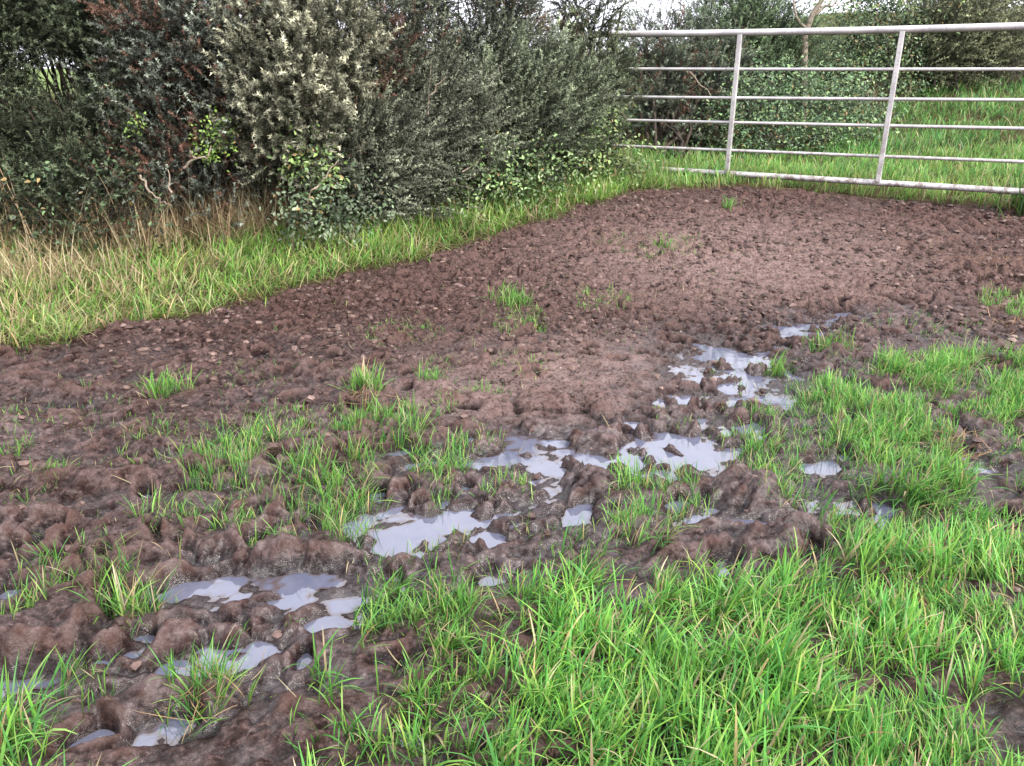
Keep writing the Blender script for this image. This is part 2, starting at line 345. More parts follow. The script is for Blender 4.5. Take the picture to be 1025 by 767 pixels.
# ---- plant materials, colour comes from a per-blade tint
def plant_mat(name, rough=.5, trans=.35, spec=.3):
    k = NT(name); vc = k.n('ShaderNodeVertexColor', _layer_name='tint').outputs[0]
    p = k.n('ShaderNodeNewGeometry').outputs['Position']
    cc = k.mix(k.ramp(k.noise(p, 40., 2.), .3, .7, 0, .35), vc, (.02, .03, .01, 1), 'MULTIPLY')
    cc = k.mix(.0, vc, cc)
    b = k.n('ShaderNodeBsdfPrincipled', Base__Color=vc, Roughness=rough); b.inputs['Specular IOR Level'].default_value = spec
    t = k.n('ShaderNodeBsdfTranslucent', Color=vc); mx = k.n('ShaderNodeMixShader', Fac=trans)
    k.t.links.new(b.outputs[0], mx.inputs[1]); k.t.links.new(t.outputs[0], mx.inputs[2]); k.t.links.new(mx.outputs[0], k.out.inputs[0])
    return k.m
M_GRASS = plant_mat('grass_blade', .42, .38, .4); M_GORSE = plant_mat('gorse_spine', .6, .15, .25); M_LEAF = plant_mat('bramble_leaf', .38, .25, .5)
M_STRAW = plant_mat('dead_straw', .7, .2, .2)
def bark(name, a, b_):
    k = NT(name); p = k.n('ShaderNodeNewGeometry').outputs['Position']
    f = k.noise(p, 35., 5., .65)
    b = k.n('ShaderNodeBsdfPrincipled', Base__Color=k.mix(k.ramp(f, .35, .65), a, b_), Roughness=.85, Normal=k.n('ShaderNodeBump', Strength=.5, Distance=.01, Height=f).outputs[0])
    k.t.links.new(b.outputs[0], k.out.inputs[0]); return k.m
M_BARK = bark('dark_bark', (.030, .022, .017, 1), (.10, .075, .055, 1)); M_PALE = bark('pale_dead_wood', (.16, .11, .08, 1), (.40, .33, .25, 1))
M_TRUNK = bark('grey_bark', (.16, .12, .09, 1), (.38, .32, .25, 1))

# ------------------------------------------------------------------ blades
def blades(P, L, W, th0, bend, az, col0, col1, K=5):
    """P (n,3) roots; returns V, quads, colours"""
    n = len(P); t = np.linspace(0, 1, K+1); th = th0[:, None]+bend[:, None]*t[None]
    dl = L[:, None]/K; thm = (th[:, 1:]+th[:, :-1])/2
    r = np.concatenate([np.zeros((n, 1)), np.cumsum(np.sin(thm)*dl, 1)], 1); z = np.concatenate([np.zeros((n, 1)), np.cumsum(np.cos(thm)*dl, 1)], 1)
    ca, sa = np.cos(az)[:, None], np.sin(az)[:, None]
    cx = P[:, 0:1]+r*ca; cy = P[:, 1:2]+r*sa; cz = P[:, 2:3]+z
    wt = W[:, None]*.5*np.array([.75, 1, .98, .85, .55, .06] if K == 5 else np.interp(np.linspace(0, 1, K+1), [0, .3, .7, 1], [.7, 1, .8, .06]))[None]
    tw = rng.uniform(-.7, .7, n)[:, None]
    ox, oy = -np.sin(az[:, None]+tw)*wt, np.cos(az[:, None]+tw)*wt
    A = np.stack([cx+ox, cy+oy, cz], -1); C = np.stack([cx-ox, cy-oy, cz], -1)
    V = np.stack([A, C], 2).reshape(-1, 3)           # n,K+1,2
    b0 = (np.arange(n)*(K+1)*2)[:, None]+(np.arange(K)*2)[None]
    Q = np.stack([b0, b0+1, b0+3, b0+2], -1).reshape(-1, 4)
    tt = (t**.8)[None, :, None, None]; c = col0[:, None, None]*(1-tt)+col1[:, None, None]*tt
    return V, Q, np.broadcast_to(c, (n, K+1, 2, 3)).reshape(-1, 3)
class Acc:
    def __init__(s): s.V = []; s.F = []; s.C = []; s.n = 0
    def add(s, V, F, C):
        if len(V) == 0: return
        s.V.append(V); s.C.append(C); s.F.append(np.asarray(F)+s.n); s.n += len(V)
    def build(s, name, mat, parent=None, off=None, smooth=True):
        V = np.concatenate(s.V)
        if off is not None: V = V-np.array(off)
        q = [f for f in s.F if f.shape[1] == 4]; t = [f for f in s.F if f.shape[1] == 3]
        Fs = ([np.concatenate(q)] if q else [])+([np.concatenate(t)] if t else [])
        return mesh_obj(name, V, Fs, mat, parent, np.concatenate(s.C), smooth)
GREEN = np.array([[.145, .42, .075], [.110, .35, .07], [.19, .48, .085], [.075, .26, .055], [.31, .52, .12], [.22, .50, .08]])
STRAW = np.array([[.58, .49, .28], [.52, .42, .24], [.66, .57, .36], [.42, .31, .19]])
def grass_cols(n, straw=.06, pal=GREEN, dark=.5, x=None, y=None):
    c = pal[rng.integers(0, len(pal), n)]*rng.uniform(.75, 1.2, (n, 1)); s = rng.random(n) < straw
    c[s] = STRAW[rng.integers(0, len(STRAW), s.sum())]*rng.uniform(.7, 1.1, (s.sum(), 1))
    if x is not None:
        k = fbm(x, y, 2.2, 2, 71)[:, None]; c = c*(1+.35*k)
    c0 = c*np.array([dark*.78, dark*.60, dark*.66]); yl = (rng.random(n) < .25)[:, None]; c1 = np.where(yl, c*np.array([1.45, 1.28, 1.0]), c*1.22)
    return c0, c1
def grow_grass(acc, x, y, L, W, per, spread, straw=.06, pal=GREEN, bendr=(.3, 1.5), lean=.25, clump=None):
    """tillers at x,y, each of `per` blades"""
    n = len(x); X = np.repeat(x, per); Y = np.repeat(y, per); LL = np.repeat(L, per)*rng.uniform(.45, 1.1, n*per)
    X = X+rng.normal(0, spread, n*per); Y = Y+rng.normal(0, spread, n*per)
    az = rng.uniform(0, 2*math.pi, n*per)
    waz = 2.5*fbm(X, Y, 1.6, 2, 77)+.6; pick = rng.random(n*per) < .35; az = np.where(pick, waz+rng.normal(0, .5, n*per), az)
    th0 = np.abs(rng.normal(0, lean, n*per)); bend = rng.uniform(*bendr, n*per)*rng.random(n*per)**.6
    c0, c1 = grass_cols(n*per, straw, pal, x=X, y=Y)
    Z_ = ground(X, Y)-.006
    V, Q, C = blades(np.stack([X, Y, Z_], -1), LL, W*rng.uniform(.6, 1.2, n*per)*np.clip(LL/.12, .55, 1.3), th0, bend, az, c0, c1); acc.add(V, Q, C)
def scatter(n, x0, x1, y0, y1): return rng.uniform(x0, x1, n), rng.uniform(y0, y1, n)
# near field grass
A = Acc()
x, y = scatter(60000, -3.4, 3.6, .75, 3.6)
d = lush(x, y); nz = fbm(x, y, 5, 3, 80); dens = d*np.clip(.66+2.4*fbm(x, y, 3.6, 3, 86)+1.1*nz, .02, 1); dens *= np.where(x < -.4, .5, 1)
wl = ground(x, y) < WL; dens[wl] *= .15
keep = (rng.random(len(x)) < dens*.95) & ((y > .9) | (rng.random(len(x)) < .5)); x, y = x[keep], y[keep]
L = (.086+.10*fbm(x, y, 3.0, 3, 81)+.035*sst(2.6, 1.2, y))*rng.uniform(.75, 1.2, len(x))
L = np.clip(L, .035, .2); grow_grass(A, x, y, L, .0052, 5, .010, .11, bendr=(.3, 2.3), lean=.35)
print('lush tillers', len(x))
for e in TW:
    n = int(np.clip(e[2]*e[3]*e[4]*3.3*3200, 8, 4000)); r = np.sqrt(rng.random(n))*1.05; a = rng.uniform(0, 2*math.pi, n)
    tx = e[0]+r*np.cos(a)*e[2]; ty = e[1]+r*np.sin(a)*e[3]
    k = (rng.random(n) < np.clip(.85+2.9*fbm(tx, ty, 9, 2, 84), .02, 1)) & (ground(tx, ty) > WL-.004); tx, ty = tx[k], ty[k]
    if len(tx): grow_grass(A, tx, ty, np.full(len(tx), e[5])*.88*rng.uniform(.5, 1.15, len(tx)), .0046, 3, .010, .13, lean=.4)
# stray seedlings all over the mud
x, y = scatter(3800, -3.6, 4.2, 1.2, 6.6); k = (mudmask(x, y) > .7) & (rng.random(len(x)) < np.clip(.30+1.0*fbm(x, y, 1.2, 3, 85), .02, .8)*(.55+.45*(y < 3.8))) & (ground(x, y)-base(x, y) > WL)
grow_grass(A, x[k], y[k], rng.uniform(.02, .055, k.sum()), .0038, 3, .012, .35, lean=.6)
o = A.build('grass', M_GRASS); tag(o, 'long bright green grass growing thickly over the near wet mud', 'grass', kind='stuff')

# individual tufts
for (px, py, sp, L0, nb, lab) in SINGLE:
    cx, cy = at(px, py); sw = abs(at(px+sp, py)[0]-cx); A = Acc(); n = nb//3
    tx = cx+rng.normal(0, sw*.5, n); ty = cy+rng.normal(0, sw*.5, n)
    grow_grass(A, tx, ty, np.full(n, L0)*rng.uniform(.5, 1.1, n), .0046, 3, .008, .10, lean=.42)
    loc = (cx, cy, float(ground(cx, cy))); o = A.build('grass_tuft', M_GRASS, off=loc); o.location = loc
    tag(o, lab, 'grass tuft', 'single grass tufts in the mud')

# verge grass between the mud and the hedge, and the grass under the gate
HEDGE_PX = [(-500, 330), (-250, 300), (0, 268), (110, 245), (230, 222), (330, 212), (430, 200), (520, 186), (600, 172), (660, 160)]
HW = np.array([at(*p) for p in HEDGE_PX])
def hedge_y(x): return np.interp(x, HW[:, 0], HW[:, 1])
A = Acc(); FGC = np.array([[.10, .24, .05], [.14, .31, .06], [.08, .19, .05]]); VERGE = np.array([[.20, .46, .08], [.30, .52, .12], [.14, .36, .07], [.46, .54, .20]])
x, y = scatter(52000, -5, 1.3, 3.0, 8.0); m = mudmask(x, y)-.5*np.clip(fbm(x, y, 6, 2, 92)+.15, 0, .7); hy = hedge_y(x)
k = (m < .55) & (y < hy+.45); x, y = x[k], y[k]
drynear = np.clip(sst(-1.0, -2.6, x)*1.2, 0, 1); up_ = sst(.5, 0, hedge_y(x)-y)
st = np.clip(.10+.24*drynear+.6*fbm(x, y, 2.6, 2, 90)+.40*up_*np.clip(drynear+.3, 0, 1), .06, .9)
for lo, hi in [(0, .15), (.15, .3), (.3, .5), (.5, .7), (.7, 1)]:
    s = (st >= lo) & (st < hi)
    if s.sum(): grow_grass(A, x[s], y[s], rng.uniform(.06, .20, s.sum())*(1+.9*up_[s])*(1+.5*fbm(x[s], y[s], 2, 2, 91)), .0058, 3, .02, (lo+hi)/2, VERGE, bendr=(.4, 2.4), lean=.6)
tq = at(1018, 214); n = 260; tx = tq[0]+.22+rng.normal(0, .16, n); ty = tq[1]-.02+rng.normal(0, .09, n); grow_grass(A, tx, ty, rng.uniform(.22, .42, n), .008, 3, .02, .05, FGC, bendr=(.5, 1.9), lean=.35)
x, y = scatter(9000, .6, 6.5, 5.2, 8.0); k = (mudmask(x, y) < .5); x, y = x[k], y[k]
grow_grass(A, x, y, rng.uniform(.07, .16, len(x)), .006, 4, .02, .07, VERGE, lean=.4)
o = A.build('grass', M_GRASS); tag(o, 'green and straw coloured verge grass along the foot of the hedge and gate', 'grass', kind='stuff')
# flattened dead straw on the verge edge and straw scraps on the mud
A = Acc()
def litter(x, y, L, W, acc, zoff=.012, pal=STRAW):
    n = len(x); az = rng.uniform(0, 2*math.pi, n); th = rng.uniform(1.15, 1.65, n); b = rng.uniform(-.5, .5, n)
    c = pal[rng.integers(0, len(pal), n)]*rng.uniform(.6, 1.1, (n, 1))
    V, Q, C = blades(np.stack([x, y, ground(x, y)+zoff], -1), L, W, th, b*2, az, c*.8, c, 5); acc.add(V, Q, C)
x, y = scatter(30000, -6, 1.4, 3, 7.6); d = edge_dist(MUDP, x, y); k = (d < .06) & (d > -1.3) & (rng.random(len(x)) < (.12+.6*np.exp(-((d+.08)/.12)**2)+.35*sst(-1.2, -2.8, x))*np.clip(.55+1.2*fbm(x, y, 2.4, 2, 95), .02, 1)); x, y = x[k], y[k]
litter(x, y, rng.uniform(.08, .26, len(x)), rng.uniform(.002, .0045, len(x)), A, .02+0*x+rng.uniform(0, .06, len(x)))
x, y = scatter(1900, -3.2, 4.4, 1.1, 6.8); k = (mudmask(x, y) > .5) & (rng.random(len(x)) < .55+.8*fbm(x, y, 1.5, 2, 96))
litter(x[k], y[k], rng.uniform(.02, .09, k.sum()), rng.uniform(.0015, .0035, k.sum()), A, .006, STRAW*.8)
for px, py, n_, r_ in [(960, 455, 70, 30), (990, 275, 110, 40), (930, 262, 50, 50), (900, 600, 60, 26), (1010, 330, 50, 30), (200, 715, 30, 40), (365, 412, 50, 14)]:
    cx, cy = at(px, py); rr = abs(at(px+r_, py)[0]-cx); x = cx+rng.normal(0, rr*.5, n_); y = cy+rng.normal(0, rr*.35, n_)
    litter(x, y, rng.uniform(.04, .13, n_), rng.uniform(.0012, .003, n_), A, .015, STRAW*np.array([.85, .65, .6]))
o = A.build('dead_grass', M_STRAW); tag(o, 'dead straw lying flattened along the mud edge and in scraps on the mud', 'dead grass', kind='stuff')

# grass in the field beyond the gate
A = Acc(); FG = np.array([[.13, .37, .08], [.18, .44, .09], [.10, .29, .085], [.30, .45, .15]])
x, y = scatter(26000, .2, 10.5, 7.0, 13.5); k = (y > 7.0) & (y < 13) & (x > (y-7)*.0+.2) & (x < y*.85); x, y = x[k], y[k]
L = rng.uniform(.06, .19, len(x))*(1+.8*fbm(x, y, 1.3, 3, 99)); grow_grass(A, x, y, L, .0075, 4, .03, .06, FG, bendr=(.5, 1.9), lean=.45)
o = A.build('grass', M_GRASS); tag(o, 'tall rank green grass on the bank beyond the gate', 'grass', kind='stuff')
# clods and stones on the trampled mud
k = NT('clod'); p = k.n('ShaderNodeNewGeometry').outputs['Position']; f = k.noise(p, 60., 4.)
b = k.n('ShaderNodeBsdfPrincipled', Base__Color=k.mix(k.ramp(f, .4, .6, 0, .4), k.n('ShaderNodeVertexColor', _layer_name='tint').outputs[0], (.04, .022, .016, 1)), Roughness=.6, Normal=k.n('ShaderNodeBump', Strength=.7, Distance=.01, Height=f).outputs[0]); k.t.links.new(b.outputs[0], k.out.inputs[0]); M_CLOD = k.m
k = NT('stone'); b = k.n('ShaderNodeBsdfPrincipled', Base__Color=k.mix(k.noise(k.n('ShaderNodeNewGeometry').outputs['Position'], 30., 4.), (.25, .2, .18, 1), (.55, .5, .46, 1)), Roughness=.6); k.t.links.new(b.outputs[0], k.out.inputs[0]); M_STONE = k.m
phi = (1+5**.5)/2
ICO = np.array([(-1, phi, 0), (1, phi, 0), (-1, -phi, 0), (1, -phi, 0), (0, -1, phi), (0, 1, phi), (0, -1, -phi), (0, 1, -phi), (phi, 0, -1), (phi, 0, 1), (-phi, 0, -1), (-phi, 0, 1)])/1.9
ICF = np.array([(0, 11, 5), (0, 5, 1), (0, 1, 7), (0, 7, 10), (0, 10, 11), (1, 5, 9), (5, 11, 4), (11, 10, 2), (10, 7, 6), (7, 1, 8), (3, 9, 4), (3, 4, 2), (3, 2, 6), (3, 6, 8), (3, 8, 9), (4, 9, 5), (2, 4, 11), (6, 2, 10), (8, 6, 7), (9, 8, 1)])
def rocks(x, y, s, name, mat, label, cat):
    n = len(x); V = ICO[None]*(s[:, None, None])*rng.uniform(.65, 1.3, (n, 12, 1))*np.stack([rng.uniform(.8, 1.5, n), rng.uniform(.7, 1.2, n), rng.uniform(.45, .8, n)], -1)[:, None]
    a = rng.uniform(0, 6.28, n)[:, None]; X = V[..., 0]*np.cos(a)-V[..., 1]*np.sin(a); Y = V[..., 0]*np.sin(a)+V[..., 1]*np.cos(a)
    V = np.stack([X+x[:, None], Y+y[:, None], V[..., 2]+ground(x, y)[:, None]+s[:, None]*.1], -1).reshape(-1, 3)
    Fc = (ICF[None]+(np.arange(n)*12)[:, None, None]).reshape(-1, 3)
    tint = np.array([(.05, .028, .022), (.11, .066, .054), (.19, .12, .10), (.30, .20, .17)])[rng.choice(4, n, p=[.36, .36, .24, .04])]; tag(mesh_obj(name, V, [Fc], mat, col=np.repeat(tint, 12, 0), smooth=False), label, cat, kind='stuff')
x, y = scatter(26000, -3.6, 4.8, 1.3, 7.2); k = (mudmask(x, y) > .6) & (rng.random(len(x)) < (.15+.85*sst(2.6, 4.2, y))*np.clip(.5+1.2*fbm(x, y, 1.7, 2, 97), .05, 1)) & (ground(x, y)-base(x, y) > WL+.01); x, y = x[k], y[k]
rocks(x, y, rng.uniform(.08, .145, len(x))**2, 'mud_clods', M_CLOD, 'crumbled brown clods scattered over the trampled mud', 'mud clods')
x, y = scatter(170, -3.0, 3.4, 1.6, 6.8); k = (mudmask(x, y) > .8) & (ground(x, y) > WL); x, y = x[k], y[k]
rocks(x, y, rng.uniform(.002, .007, len(x)), 'small_stones', M_STONE, 'small pale stones dotted about the mud', 'stones')

# ------------------------------------------------------------------ shrubs
def unit(v): return v/(np.linalg.norm(v, axis=-1, keepdims=True)+1e-9)
def shoots(acc, P, D, L, c_in, c_tip, m=46, sl=.022, sw=.0032, curve=.25):
    """spiny shoots: stem plus m thin spines each"""
    n = len(P); D = unit(D)
    rnd = unit(rng.normal(0, 1, (n, 3))); side = unit(np.cross(D, rnd)); bendv = side*curve
    t = rng.random((n, m))**.85
    def cl(t): return P[:, None]+(D[:, None]*t[..., None]+bendv[:, None]*(t**2)[..., None])*L[:, None, None]
    base_ = cl(t); rad = unit(np.cross(D[:, None], unit(rng.normal(0, 1, (n, m, 3)))))
    dr = unit(D[:, None]*rng.uniform(.35, .95, (n, m, 1))+rad)
    ln = 1.25*sl*rng.uniform(.6, 1.3, (n, m, 1))*(1.15-.5*t[..., None])
    tip = base_+dr*ln; sd = unit(np.cross(dr, unit(rng.normal(0, 1, (n, m, 3)))))*sw*.85
    V = np.stack([base_-sd, base_+sd, tip], 2).reshape(-1, 3); Fc = np.arange(n*m*3).reshape(-1, 3)
    tt = (t**1.3)[..., None]; c = c_in[:, None]*(1-tt)+c_tip[:, None]*tt; c = c*rng.uniform(.7, 1.3, (n, m, 1))
    acc.add(V, Fc, np.repeat(c.reshape(-1, 3), 3, 0))
    # stem: thin three-sided
    ts = np.array([0, .5, 1.]); ps = cl(np.broadcast_to(ts, (n, 3))); o1 = side*.0022; o2 = unit(np.cross(D, side))*.0022
    rw = np.array([1, .8, .3])[None, :, None]
    ring = np.stack([ps+o1[:, None]*rw, ps-.5*o1[:, None]*rw+.87*o2[:, None]*rw, ps-.5*o1[:, None]*rw-.87*o2[:, None]*rw], 2).reshape(-1, 3)
    b0 = np.arange(n)*9; Q = []
    for s in (0, 1):
        for q in range(3):
            a = s*3+q; b = s*3+(q+1) % 3; Q.append(np.stack([b0+a, b0+b, b0+b+3, b0+a+3], -1))
    acc.add(ring, np.concatenate(Q), np.repeat(c_in*.8, 9, 0))
def tube(acc, pts, r0, r1, col=(.2, .15, .1), seg=7):
    pts = np.array(pts, float); n = len(pts); T = unit(np.gradient(pts, axis=0)); up = np.array((.31, .2, .93)); s = unit(np.cross(T, up)); q = np.cross(T, s)
    a = np.linspace(0, 2*math.pi, seg, endpoint=False); r = np.linspace(r0, r1, n)[:, None, None]
    V = pts[:, None]+r*(np.cos(a)[None, :, None]*s[:, None]+np.sin(a)[None, :, None]*q[:, None]); Q = []
    for i in range(n-1):
        for k in range(seg): Q.append((i*seg+k, i*seg+(k+1) % seg, (i+1)*seg+(k+1) % seg, (i+1)*seg+k))
    acc.add(V.reshape(-1, 3), np.array(Q), np.tile(np.array(col), (n*seg, 1)))
def limb(p0, p1, n=7, wob=.06):
    p0, p1 = np.array(p0, float), np.array(p1, float); t = np.linspace(0, 1, n)[:, None]
    w_ = np.cumsum(rng.normal(0, wob, (n, 3)), 0); w_ = w_-t*w_[-1]; w_[0] = 0
    P = p0*(1-t)+p1*t+w_*np.linalg.norm(p1-p0); P[:, 2] += .12*np.sin(t[:, 0]*math.pi)*np.linalg.norm(p1-p0)*.3; return P
# view gaps through the hedge: real openings between the bushes
GAPS = [(pt(57, 86, 4.5), pt(57, 82, 9), .19), (pt(546, 12, 5.5), pt(546, 10, 10), .09), (pt(470, 30, 5.5), pt(468, 28, 9), .07), (pt(432, 38, 5.5), pt(430, 36, 9), .06), (pt(455, 4, 5.5), pt(455, 0, 9), .05), (pt(400, 6, 5.5), pt(400, 3, 9), .04), (pt(535, 48, 6), pt(535, 48, 9), .05), (pt(72, 92, 4.5), pt(72, 90, 9), .08)]
def in_gap(P):
    r = np.zeros(len(P), bool)
    for a, b, q in GAPS:
        d = b-a; t = np.clip(((P-a)@d)/(d@d), 0, 1); r |= np.linalg.norm(P-(a+t[:, None]*d), axis=1) < q*rng.uniform(.6, 1.5, len(P))
    return r
def gorse(label, lumps, base_pt, c_in, c_tip, tipmix=None, nper=170, length=(.10, .24), lean=(0, 0, .55), rad=.8, m=46, rust=0., group='gorse bushes of the hedge', sl=.022, sw=.0034, name='gorse_bush', cat='gorse bush', part='foliage', curve=.25):
    """lumps: (px, py, Y, r)"""
    A = Acc(); T = Acc(); bx, by = base_pt; bz = float(ground(bx, by)); root = empty(name, (bx, by, bz)); loc = (bx, by, bz)
    c_in, c_tip = np.array(c_in), np.array(c_tip)
    for (px, py, Y, r) in lumps:
        C0 = pt(px, py, Y); n = int(nper*1.9*(r/.33)**2); v = unit(rng.normal(0, 1, (n, 3)))
        rr = r*(rng.uniform(.45, 1.0, n)**.6)[:, None]*(1+.35*np.sin(v[:, :1]*5+px)*np.cos(v[:, 2:]*4+py)); P = C0+v*rr*np.array((1.05, .9, 1.))
        gz = ground(P[:, 0], P[:, 1]); k_ = (P[:, 2] > gz+.03) & (v[:, 1] < .75) & ~in_gap(P); P = P[k_]; v = v[k_]; n = len(P)
        if n == 0: continue
        D = unit(v*rad+np.array(lean)+rng.normal(0, .28, (n, 3))); L = rng.uniform(*length, n)
        # clumpy colour
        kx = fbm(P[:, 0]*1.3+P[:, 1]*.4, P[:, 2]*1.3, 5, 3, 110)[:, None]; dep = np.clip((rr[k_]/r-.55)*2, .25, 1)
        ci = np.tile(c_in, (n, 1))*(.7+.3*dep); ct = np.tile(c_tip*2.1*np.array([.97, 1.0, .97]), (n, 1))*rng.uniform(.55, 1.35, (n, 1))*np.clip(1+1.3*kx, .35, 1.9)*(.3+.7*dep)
        if rust:
            ru = (rng.random(n) < rust*.3) | (fbm(P[:, 0], P[:, 2], 3.3, 2, 115+int(px)) > .42-.35*rust); ci[ru] = np.array([.10, .055, .038])*rng.uniform(.6, 1.2, (ru.sum(), 1)); ct[ru] = np.array([.30, .165, .12])*rng.uniform(.6, 1.3, (ru.sum(), 1))
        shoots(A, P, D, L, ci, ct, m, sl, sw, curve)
        for q in range(2):
            tgt = C0+unit(rng.normal(0, 1, 3))*r*.4; st_ = np.array((bx+rng.normal(0, .12), by+rng.normal(0, .08), bz-.03))
            tube(T, limb(st_, tgt), .020, .004, (.07, .05, .04), 5)
            for h in range(3):
                e = tgt+unit(rng.normal(0, 1, 3)+np.array((0, .3, .3)))*r*.55; tube(T, limb(tgt*.5+st_*.5 if h == 2 else tgt, e, 5), .007, .002, (.07, .05, .04), 4)
    A.build(part, M_GORSE, root, loc, smooth=False); T.build('branches', M_BARK, root, loc); tag(root, label, cat, group); return root
def basept(px, dy=.55):
    X = np.interp(px, [p[0] for p in HEDGE_PX], HW[:, 0]); return X, float(hedge_y(X))+dy
DK = (.035, .043, .026)
gorse('very dark gorse bush at the left with a pale gap showing the field behind',
      [(-10, 20, 5.5, .36), (60, -20, 5.9, .4), (120, -10, 6.2, .45), (10, -30, 5.8, .4), (0, 60, 6.1, .4), (60, 10, 5.7, .38), (110, 60, 5.7, .30), (0, 110, 5.4, .30), (20, 30, 6.3, .5), (100, 20, 6.4, .5), (-10, 90, 6.2, .3), (130, 60, 6.4, .45), (20, 60, 5.6, .30), (70, 140, 5.4, .33), (120, 130, 5.6, .3), (15, 180, 5.3, .33), (85, 200, 5.3, .28), (60, 40, 6.1, .3), (110, 100, 6.2, .4), (-10, 180, 5.8, .5), (80, 170, 5.9, .5), (60, 230, 5.6, .35)],
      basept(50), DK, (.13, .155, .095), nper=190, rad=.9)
gorse('dark gorse bush leaving the photo at its far left edge', [(-90, 60, 5.2, .45), (-170, 20, 5, .5), (-80, 160, 5.1, .4), (-200, 120, 4.9, .5), (-300, 60, 4.8, .55), (-300, 180, 4.7, .5), (-120, -40, 5.3, .5), (-60, 0, 5.4, .35)], basept(-150), DK, (.13, .15, .095), nper=150)
gorse('tall gorse bush with rusty brown patches and blue-grey tips, left of the cream one',
      [(160, 15, 5.6, .34), (215, 10, 5.7, .36), (150, 70, 5.6, .30), (205, 70, 5.6, .30), (180, 40, 5.5, .26), (235, 50, 5.8, .3), (180, 120, 5.6, .33), (225, 150, 5.7, .32), (150, 170, 5.5, .3), (200, 190, 5.7, .35), (190, 100, 6.3, .5), (190, 20, 6.3, .5), (170, 190, 6.1, .45)],
      basept(180), (.034, .038, .030), (.22, .24, .20), rust=.38, nper=200)
gorse('pale cream tipped gorse bush, the lightest of the hedge, bulging out at the front',
      [(280, 60, 5.5, .30), (300, 105, 5.5, .27), (262, 110, 5.5, .24), (285, 150, 5.6, .22), (310, 20, 5.7, .33), (255, 30, 5.7, .28), (330, 55, 5.8, .3), (285, 85, 6.1, .45)],
      basept(280), (.070, .075, .045), (.35, .335, .25), nper=240, length=(.08, .17), lean=(0, -.1, .5), sl=.026, sw=.0046)
gorse('grey gorse bush beside the cream one, rust brown in its dark middle',
      [(350, 30, 6.1, .36), (335, 120, 6.0, .32), (375, 90, 6.2, .34), (360, 160, 6.0, .32), (330, 180, 5.9, .30), (300, 190, 5.8, .28), (400, 50, 6.3, .28), (350, 70, 6.6, .5), (340, 170, 6.4, .45)],
      basept(350), (.034, .040, .028), (.21, .225, .16), rust=.35, nper=190)
gorse('low dark grey gorse bush with long straight shoots swept up to the right',
      [(390, 150, 5.9, .24), (350, 170, 5.85, .24), (430, 150, 6.1, .26), (400, 185, 5.85, .22), (450, 115, 6.3, .28), (360, 200, 5.8, .2), (340, 145, 5.9, .2), (420, 100, 6.4, .26), (430, 160, 6.6, .45)],
      basept(400, .35), (.045, .05, .036), (.25, .26, .19), nper=230, length=(.20, .42), lean=(.75, -.1, .35), rad=.45, m=64, curve=.12)
gorse('tall thin topped gorse bush with white sky showing through',
      [(395, 10, 6.6, .24), (460, -10, 7.2, .3), (400, -15, 7.1, .34), (510, -5, 7.3, .26), (380, 35, 7.1, .34), (430, 60, 7.2, .34), (500, 60, 7.3, .34), (420, -20, 6.7, .24), (445, -25, 6.8, .2), (495, -25, 6.9, .24), (520, 25, 6.9, .2), (515, -15, 7, .2), (430, -5, 6.7, .22), (470, 65, 6.7, .28), (500, 10, 6.8, .27), (440, 75, 6.7, .28), (490, 40, 6.8, .22), (410, 70, 6.6, .28), (520, 60, 6.9, .28), (470, 100, 7.0, .4)],
      basept(460, .8), (.036, .042, .030), (.19, .21, .155), nper=150, lean=(.25, 0, .6), rust=.15)
gorse('grey green gorse bush with arching upright shoots to the left of the gate',
      [(500, 100, 6.5, .26), (540, 90, 6.7, .26), (530, 130, 6.5, .24), (490, 145, 6.4, .26), (555, 130, 6.7, .24), (515, 70, 6.8, .24), (570, 95, 6.9, .22), (470, 170, 6.3, .22), (520, 120, 7.1, .45), (540, 160, 6.9, .3)],
      basept(525), (.045, .055, .035), (.24, .27, .18), nper=230, length=(.16, .34), lean=(.35, -.05, .7), rad=.5, m=56, curve=.15)
gorse('tall dark green gorse bush hiding the left end of the gate',
      [(590, 10, 7.2, .24), (598, 60, 7.2, .22), (575, 45, 7.2, .2), (600, 100, 7.2, .2), (585, 140, 7.1, .24), (605, -30, 7.3, .2), (560, 110, 7.1, .22), (590, 80, 7.5, .26), (562, 70, 7.1, .16), (570, 0, 7.4, .16)],
      basept(595, .35), (.034, .042, .026), (.17, .195, .115), nper=270, length=(.08, .2), rust=.12)
# beyond the gate
gorse('dark gorse bush behind the left end of the gate, brown dead growth below',
      [(650, 80, 8.6, .34), (690, 90, 8.8, .34), (660, 125, 8.5, .3), (700, 130, 8.7, .28), (640, 50, 8.9, .22), (680, 45, 9.0, .24), (720, 70, 9.1, .3), (650, 100, 9.2, .45), (700, 110, 9.3, .45)],
      at(675, 165), (.034, .042, .030), (.19, .215, .155), rust=.22, nper=170, group='bushes beyond the gate', sl=.028, sw=.0045)
gorse('soft feathery green bush rising above the top rail left of the pale trunk',
      [(730, 16, 9.9, .3), (765, 24, 10, .3), (745, 50, 9.8, .34), (785, 55, 9.9, .32), (720, 45, 9.7, .26), (770, 85, 9.8, .36), (735, 90, 9.7, .36), (750, 60, 10.4, .55)],
      at(755, 150), (.045, .062, .034), (.17, .23, .125), nper=150, length=(.22, .42), lean=(.1, 0, .55), m=46, group='bushes beyond the gate', name='broom_bush', cat='bush', sl=.032, sw=.0045)
